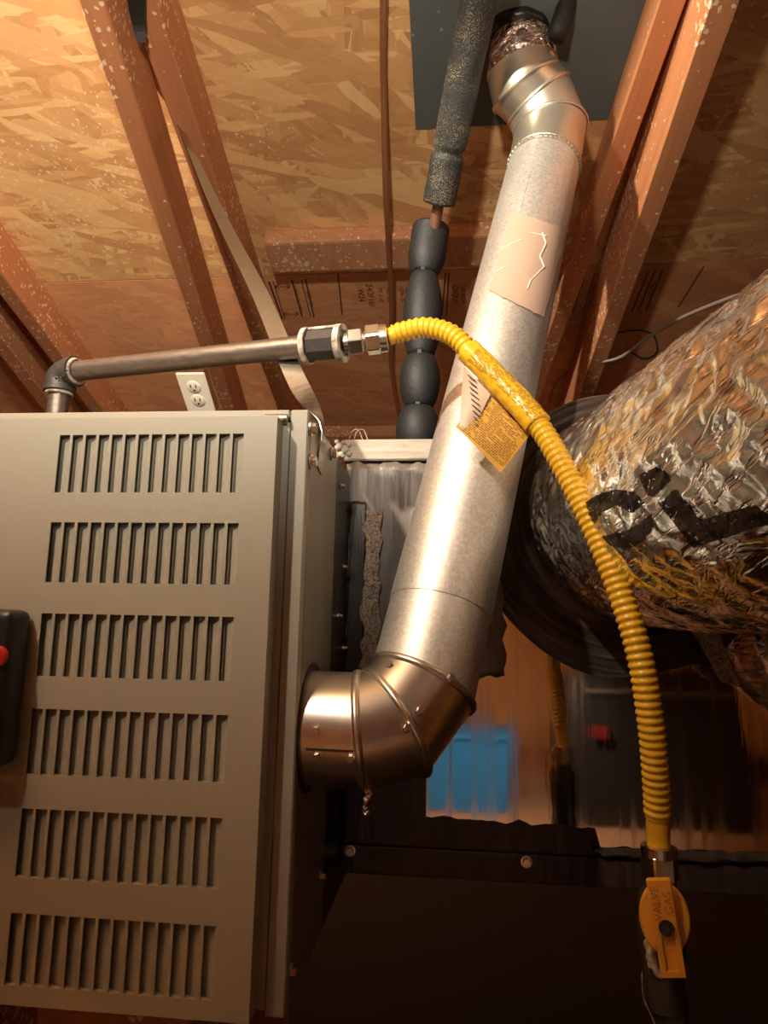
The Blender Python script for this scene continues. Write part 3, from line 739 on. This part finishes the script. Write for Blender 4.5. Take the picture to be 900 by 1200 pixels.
# ------------------------------------------------------------------ gas pipe and fittings
gp = thing('gas_pipe', 'black iron gas pipe with elbow and coupling above the furnace top', 'pipe')
E = at(72, 437, .735); G1 = at(357, 406, .665)
ex = (G1 - E).normalized(); E1 = E + ex * .019
link('pipe', cyl(E1 - ex * .004, G1 + ex * .01, .0118, n=32), IRON, gp, smooth=True)
el = bmesh.new()
path = spline([E1, E + ex * .006 + Vector((0, 0, -.001)), E + Vector((-.001, 0, -.008)), E + Vector((0, 0, -.021))], .002)
link('elbow', tube(path, .0158, 28, el), CAST, gp, smooth=True)
link('elbow_collar', lathe(E1 - ex * .006, ex, [(0, .0162), (.001, .0182), (.008, .0182), (.009, .0155)], 32), CAST, gp, smooth=True)
link('sealant_ring', torus(E1 + ex * .0035, ex, .0138, .0022, 32), SEAL, gp, smooth='all')
v = Vector((0, 0, -1)); B0 = E + v * .016
link('elbow_collar', lathe(B0, v, [(0, .0162), (.001, .0182), (.008, .0182), (.009, .0155)], 32), CAST, gp, smooth=True)
link('sealant_ring', torus(B0 + v * .010, v, .0136, .0022, 32), SEAL, gp, smooth='all')
link('nipple', cyl(B0, Vector((B0.x, B0.y, FZ1 - .0003)), .0118, n=28), IRON, gp, smooth=True)
bm = bmesh.new()
for i in range(9):
    a = -2.6 + i * .33; q = E + ex * (.008 + .012 * math.cos(a)) + Vector((0, -.0150, -.001 + .012 * math.sin(a)))
    bmesh.ops.create_icosphere(bm, subdivisions=1, radius=.0014, matrix=Matrix.Translation(q))
link('cast_marks', bm, CAST, gp)
G2 = at(404, 402, .655); gx = (G2 - G1).normalized(); L = (G2 - G1).length
link('coupling', lathe(G1, gx, [(0, .0150), (.0005, .0185), (.0065, .0185), (.0075, .0165), (L - .0085, .0165), (L - .0075, .0188), (L - .0008, .0188), (L, .0140)], 8), CAST, gp)
link('coupling_band', lathe(G1 + gx * .0004, gx, [(0, .0140), (.0003, .0192), (.0058, .0192), (.0062, .0165)], 32), SEAL, gp, smooth=True)
link('coupling_band', lathe(G1 + gx * (L - .007), gx, [(0, .0165), (.0004, .0196), (.0066, .0196), (.0070, .0128)], 32), SEAL, gp, smooth=True)
bm = bmesh.new(); top = (Vector((0, 0, 1)) - gx * gx.z).normalized()
link('sealed_top', beam(G1 + gx * .006 + top * .0172, G1 + gx * (L - .007) + top * .0172, .017, .003, top), SEAL, gp, bevel=.0005)
# adapter fittings
G3 = at(455, 396, .655); hx = (G3 - G2).normalized(); L2 = (G3 - G2).length
fit = thing('hose_connector', 'bright zinc hex fittings joining the iron coupling to the yellow hose', 'fitting')
link('thread', cyl(G2 - hx * .0002, G2 + hx * .010, .0105, n=20), STEEL, fit, smooth=True)
link('hex_body', cyl(G2 + hx * (L2 * .10), G2 + hx * (L2 * .42), .0140, n=6, phase=.3), STEEL, fit, bevel=.0008)
link('neck', lathe(G2 + hx * (L2 * .40), hx, [(0, .010), (L2 * .05, .0088), (L2 * .12, .0125)], 24), STEEL, fit, smooth=True)
link('hex_nut', cyl(G2 + hx * (L2 * .50), G2 + hx * (L2 * .82), .0158, n=6, phase=.1), STEEL, fit, bevel=.001)
link('nut_collar', lathe(G2 + hx * (L2 * .81), hx, [(0, .0135), (.0005, .0142), (L2 * .16, .0142), (L2 * .18, .0108)], 28), STEEL, fit, smooth=True)
# yellow hose
hs = thing('gas_hose', 'yellow corrugated flexible gas hose curving down to the valve', 'hose')
hp = [(455, 395, .657), (472, 389, .657), (500, 384, .655), (530, 393, .65), (556, 418, .645), (595, 458, .635), (632, 500, .62), (663, 553, .605), (697, 622, .59), (727, 695, .58), (750, 770, .575), (763, 850, .58), (769, 920, .59), (771, 962, .597), (772, 996, .602)]
path = spline([at(*p) for p in hp], .0012); HL = sum((b - a).length for a, b in zip(path, path[1:]))
def hr(s, a):
    if s > HL - .030: return .0090 if s > HL - .026 else .0097
    if s < .006: return .0088
    ph = 2 * math.pi * s / .0062
    return .0088 + .0020 * (0.5 + .5 * math.cos(ph)) ** .55
link('hose', tube(path, hr, 22), YEL, hs, smooth='all')
acc = 0; sub = []
for i, p_ in enumerate(path):
    px = 530 + 0; 
    if i: acc += (p_ - path[i - 1]).length
    d = ROT.transposed() @ (p_ - CAM); ix = 450 - F * d.x / d.z; iy = 600 + F * d.y / d.z
    if ix > 548 and iy < 498: sub.append(p_)
def sr(s, a): return .0125 + .0010 * noise.noise(Vector((math.cos(a) * 2, math.sin(a) * 2, s * 90))) + .0007 * noise.noise(Vector((math.cos(a) * 6, math.sin(a) * 6, s * 260)))
sl = link('label_sleeve', tube(sub, sr, 40), LABY, hs, smooth='all'); sl['label'] = 'wrinkled printed yellow label wrapped around the hose'
# print on sleeve + tag
bvs = BVHTree.FromPolygons([v.co.copy() for v in sl.data.vertices], [p.vertices[:] for p in sl.data.polygons])
bm = bmesh.new()
dxy = Vector((88, 82)).normalized(); nxy = Vector((dxy.y, -dxy.x))
for k in range(-5, 6):
    u = 6
    while u < 112:
        ln = R.uniform(3, 9)
        if R.random() < .8:
            a = Vector((549, 411)) + dxy * u + nxy * (k * 1.9 + 1) + Vector((0, math.sin(u / 112 * math.pi) * -3)); b = a + dxy * ln
            da = ray(*a).normalized(); db_ = ray(*b).normalized(); h1 = bvs.ray_cast(CAM, da); h2 = bvs.ray_cast(CAM, db_)
            if h1[0] and h2[0]: beam(h1[0] - da * .0011, h2[0] - db_ * .0011, .00045, .0002, -da, bm)
        u += ln + R.uniform(1.5, 3.5)
link('label_print', bm, INKF, sl)
tg = thing('x', None, None); bpy.data.objects.remove(tg)
TY = .648
def tagpt(x, y): return at(x, y, TY - (y - 440) * .00010)
def tag_sheet(c4, amp):
    a, b, c, d = [Vector(p) for p in c4]; g = []
    for j in range(13):
        row = []
        for i in range(11):
            u = i / 10; v = j / 12; q = (a * (1 - u) + b * u) * (1 - v) + (d * (1 - u) + c * u) * v
            row.append(tagpt(q.x, q.y) + Vector((0, amp * math.sin(u * 5 + v * 3), 0)))
        g.append(row)
    return sheet(g, .0004, (0, -1, 0))
t_ = link('hang_tag', tag_sheet([(566, 455), (624, 506), (587, 553), (534, 500)], .002), TAGM, hs, smooth=True); t_['label'] = 'amber printed warning tag hanging under the hose'
link('hang_tag_back', tag_sheet([(543, 428), (575, 462), (556, 500), (538, 505)], .001), TAGP, hs, smooth=True)
bm = bmesh.new(); a = Vector((566, 455)); b = Vector((624, 506)); d = Vector((534, 500)); e = (b - a); f = (d - a)
for k in range(1, 24):
    v = k / 24; u = .06
    while u < .93:
        ln = R.uniform(.03, .12)
        if R.random() < .88:
            p0 = a + e * u + f * v; p1 = a + e * min(.95, u + ln) + f * v
            beam(tagpt(*p0) + Vector((0, .002 * math.sin(u * 5 + v * 3) - .0006, 0)), tagpt(*p1) + Vector((0, .002 * math.sin((u + ln) * 5 + v * 3) - .0006, 0)), .0006, .0002, Vector((0, -1, 0)), bm)
        u += ln + .02
link('tag_print', bm, INKF, t_)
bm = bmesh.new()
for k in range(9):
    a = Vector((548 + k * 1.0, 440 + k * 7)); 
    b = a + Vector((10 if k < 7 else 4, 8 if k < 7 else 3)); beam(tagpt(*a) - Vector((0, .0022, 0)), tagpt(*b) - Vector((0, .0022, 0)), .0010, .0002, Vector((0, -1, 0)), bm)
link('tag_print', bm, INKF, bpy.data.objects['hang_tag_back'])

# ------------------------------------------------------------------ gas valve and riser
gv = thing('gas_valve', 'gas shutoff valve with orange yellow lever handle at the bottom right', 'valve')
V0 = at(773, 986, .602); VB = at(778, 1160, .60); vd = (VB - V0).normalized()
link('hex_nut', cyl(at(772, 1000, .602), at(774, 1030, .602), .0150, n=6, phase=.5), STEEL, gv, bevel=.001)
link('nut_collar', lathe(at(772, 990, .602), vd, [(0, .0105), (.001, .0138), (.008, .0142), (.010, .0120)], 28), STEEL, gv, smooth=True)
c = at(777, 1078, .602)
link('valve_body', lathe(at(774, 1028, .602), vd, [(0, .011), (.006, .012), (.014, .017), (.050, .018), (.066, .015), (.072, .0155), (.092, .0155), (.094, .013)], 24), CAST, gv, smooth=True)
fdir = Vector((-.12, -1, .10)).normalized()
hc_ = at(779, 1076, .583)
dk = link('handle_disc', bmesh.new(), HAND, gv)
bm = bmesh.new(); x, y = Vector((1, 0, 0)), Vector((0, .1, 1)).normalized(); s = x.cross(y)
lathe(hc_ - fdir * .005, fdir, [(0, .0160), (.001, .0182), (.005, .0182), (.006, .0172)], 36, bm)
tmp = bpy.data.meshes.new('d'); bm.to_mesh(tmp); bm.free()
for v_ in tmp.vertices: v_.co = hc_ + Vector(((v_.co.x - hc_.x), (v_.co.y - hc_.y), (v_.co.z - hc_.z) * 1.40))
tmp.materials.append(HAND); dk.data = tmp
ha = at(772, 1030, .572); hb = at(790, 1146, .572)
hd_ = (hb - ha).normalized(); hv = fdir
lever = link('lever', beam(ha, ha + (hb - ha) * .60, .0178, .0045, hv), HAND, gv, bevel=.0012)
side_ = hd_.cross(hv).normalized(); m0 = ha + (hb - ha) * .56
bm = bmesh.new()
for sgn in (-1, 1): beam(m0 + side_ * sgn * .0066, hb + side_ * sgn * .0066, .0038, .0060, hv, bm)
beam(hb - hd_ * .004, hb, .0150, .006, hv, bm); beam(m0 - hv * .0030, hb - hv * .0030, .0130, .0025, hv, bm)
link('lever_grip', bm, HAND, gv)
bc = ha + (hb - ha) * .50
link('handle_bolt', lathe(bc + hv * .0002, hv, [(0, .0056), (.0015, .0056), (.0016, .0046), (.0008, .0044), (.0008, .0030), (.0022, .0026)], 20), CAST, gv, smooth=True)
cu = bpy.data.curves.new('t', 'FONT'); cu.body = 'VALVE\nGAS'; cu.size = .0085; cu.align_x = 'CENTER'; cu.align_y = 'CENTER'; cu.extrude = .0002
o = bpy.data.objects.new('t', cu); C.objects.link(o); me = bpy.data.meshes.new_from_object(o); bpy.data.objects.remove(o)
tc = ha + (hb - ha) * .25 + hv * .0003; u1 = -hd_; u2 = hv.cross(u1).normalized()
me.transform(Matrix(((u1.x, u2.x, hv.x, tc.x), (u1.y, u2.y, hv.y, tc.y), (u1.z, u2.z, hv.z, tc.z), (0, 0, 0, 1))))
me.materials.clear(); me.materials.append(M('embossed_letters', (.48, .20, .02), .5).m); q = bpy.data.objects.new('embossed_text', me); C.objects.link(q); q.parent = lever
bm = tube(spline([at(764, 1095, .587), at(762, 1115, .586), at(768, 1135, .587), at(775, 1142, .588)], .0015), lambda s, a: .0036 + .003 * noise.noise(Vector((math.cos(a) * 2, math.sin(a) * 2, s * 220))), 12)
link('sealant_smear', bm, SEAL, gv, smooth='all')
VZ = at(783, 1162, .60)
rs = link('gas_riser', tube(spline([VZ, at(786, 1200, .60), Vector((at(786, 1200, .60).x + .003, .60, .12)), Vector((at(786, 1200, .60).x + .003, .60, .0003))], .02), .0135, 24), CAST, None, smooth=True)
tag(rs, 'black iron gas riser pipe below the orange handled valve', 'pipe')
tag(link('sealant_thread', tube(spline([at(752, 1140, .588), at(754, 1168, .588), at(764, 1192, .588), at(772, 1212, .588)], .004), .0005, 6), SEAL), 'thin pale stray thread hanging left of the riser pipe', 'thread')

# ------------------------------------------------------------------ strap, outlet, meter, cables
top_ = roof(152, 32, .06); sp_ = [top_, roof(185, 95, .13) * .5 + top_ * .5 + Vector((0, 0, 0))]
s0 = roof(153, 32, .085); s1 = Vector((FX + .0012, .632, at(360, 500, .63).z))
sm = [s0, at(205, 135, .92), at(258, 252, .80), at(305, 345, .73), at(345, 440, .665), s1, Vector((FX + .0012, .632, at(360, 530, .63).z)), Vector((FX + .0012, .628, at(360, 552, .63).z))]
nrm_view = lambda t: Vector((1, 0, 0))
def sside(t):
    k = max(0, min(1, (t - .22) / .6)) ** 1.3; k2 = max(0, min(1, (t - .88) / .07))
    return (Vector((.12, .95, .3)) * (1 - k) + Vector((1, .1, .25)) * k) * (1 - k2) + Vector((0, 1, 0)) * k2
stp = thing('hanging_strap', 'twisted galvanized metal strap from the left rafters to the furnace corner', 'strap')
link('strap', ribbon(spline(sm, .006), .020, sside, .0009), STRAP, stp)
pc = at(258, 254, .799); link('strap_hole', cyl(pc, pc + Vector((.001, -.0016, .0003)), .0038, n=14), DARK, stp)
bm = ribbon(spline([roof(157, -40, .094), roof(160, 5, .096), roof(163, 30, .100), roof(166, 50, .112)], .006), lambda t: .026 - .014 * t * t, lambda t: Vector((1, .1, 0)), .0012)
tag(link('black_flap', bm, BLKPL), 'dark flap on the rafter at the upper end of the metal strap', 'flap')
# outlet on a bracket behind the furnace top
ol = thing('wall_outlet', 'white duplex wall outlet seen just above the furnace top', 'outlet')
oz = Vector((0, -.82, .572)).normalized(); MO = Matrix((Vector((1, 0, 0)), oz.cross(Vector((1, 0, 0))), oz)).transposed().to_4x4(); sc_ = 1
MO.translation = at(205.5, 437, 1.47) + Vector((.035, 0, 0)) - oz * .0575
def oput(name, bm, mat, par, bev=0, sm_=False):
    if bev: bmesh.ops.bevel(bm, geom=bm.edges[:], offset=bev, segments=2, affect='EDGES')
    bm.transform(MO @ Matrix.Scale(sc_, 4)); return link(name, bm, mat, par, smooth=sm_)
pl = oput('cover_plate', box((-.035, -.003, -.0575), (.035, .003, .0575)), PLASTW, ol, .002)
for zc in (.0195, -.0195):
    rc = oput('receptacle', lathe((0, -.001, zc), (0, -1, 0), [(0, .0165), (.0035, .0165), (.004, .0155)], 28), PLASTW, ol, 0, True)
    bm = bmesh.new()
    for xx_ in (-.0063, .0063): box((xx_ - .0014, -.0056, zc - .001), (xx_ + .0014, -.0049, zc + .0075), bm)
    cyl((0, -.0049, zc - .0085), (0, -.0056, zc - .0085), .0026, n=12, bm=bm)
    oput('slots', bm, PLASTD, rc)
bm = box((-.026, .003, -.075), (.026, .045, .050)); oput('junction_box', bm, STRAP, ol)
# black tool with red button
tl_ = thing('black_tool', 'black rounded device with a red button at the left edge, against the furnace', 'tool')
ta = at(-12, 800, DY); bm = box((ta.x - .028, DY - .030, at(0, 893, DY).z), (at(15, 800, DY - .02).x, DY - .0005, at(0, 714, DY - .02).z))
link('body', bm, BLKPL, tl_, smooth=True, bevel=.0095, seg=4)
rb = at(0, 769, DY - .030); link('button', lathe(rb + Vector((-.002, .0010, 0)), (0, -1, 0), [(0, .0085), (.003, .0080), (.004, .0060)], 24), REDPL, tl_, smooth=True)['label'] = 'red round button'
# cables right
tag(link('grey_cable', tube(spline([at(905, 337, .92), at(860, 348, 1.05), at(800, 372, 1.2), at(760, 395, 1.32), at(728, 418, 1.42), at(700, 425, 1.46), roof(690, 428, .006)], .01), .0036, 10), CABLE, None, smooth='all'), 'grey cable running from the right edge above the foil duct to the roof', 'cable')
tag(link('dark_wire', tube(spline([roof(725, 390, .004), roof(745, 387, .004), roof(765, 392, .004), roof(770, 412, .004), roof(755, 420, .004), roof(735, 410, .004)], .01), .0018, 8), CAST, None, smooth='all'), 'thin dark looped wire on the roof behind the grey cable', 'wire')
tag(link('thin_wire', tube(spline([roof(664, 436, .004), roof(650, 452, .006), roof(643, 478, .006)], .01), .0016, 8), CABLE, None, smooth='all'), 'thin curved wire between the flue and the right rafter', 'wire')

# blue stand-in added behind the viewer for a blue shape reflected in the foil
bn = thing('blue_stand_in', 'bright blue stand-in box, added so the shiny foil reflects a blue shape', 'box')
bx0, bx1, by = -.10, .20, -.74
bm = bmesh.new(); vs = []
for z, k in ((.0185, .90), (.25, 1)):
    for sx_, sy_ in ((-1, -1), (1, -1), (1, 1), (-1, 1)): vs.append(bm.verts.new(((bx0 + bx1) / 2 + sx_ * .15 * k, by - .12 + sy_ * .12 * k, z)))
for f in ((0, 3, 2, 1), (4, 5, 6, 7), (0, 1, 5, 4), (1, 2, 6, 5), (2, 3, 7, 6), (3, 0, 4, 7)): bm.faces.new([vs[k] for k in f])
link('body', bm, BLUE, bn, bevel=.004)
link('lid', box((bx0 - .012, by - .255, .2505), (bx1 + .012, by + .012, .266)), BLUE, bn, bevel=.004)

# bag-shaped stand-in added behind the viewer to darken part of the foil reflection
bg = thing('dark_stand_in', 'dark stand-in with a red patch, added so the shiny foil reflects a dark shape', 'bag')
bm = box((.34, -.98, .0185), (.96, -.62, .50))
for v in bm.verts:
    if v.co.z > .3: v.co.x = .65 + (v.co.x - .65) * .86; v.co.y = -.80 + (v.co.y + .80) * .6
link('body', bm, BLKPL, bg, smooth=True, bevel=.05, seg=4)
link('handle', tube(spline([Vector((.50, -.80, .49)), Vector((.54, -.80, .60)), Vector((.65, -.80, .63)), Vector((.76, -.80, .60)), Vector((.80, -.80, .49))], .02), .014, 12), BLKPL, bg, smooth='all')
link('patch', box((.43, -.632, .285), (.49, -.615, .325)), M('dull_red', (.20, .012, .01), .6).m, bg, bevel=.003)['label'] = 'red patch'
link('zip', box((.42, -.665, .425), (.88, -.655, .435)), CABLE, bg)
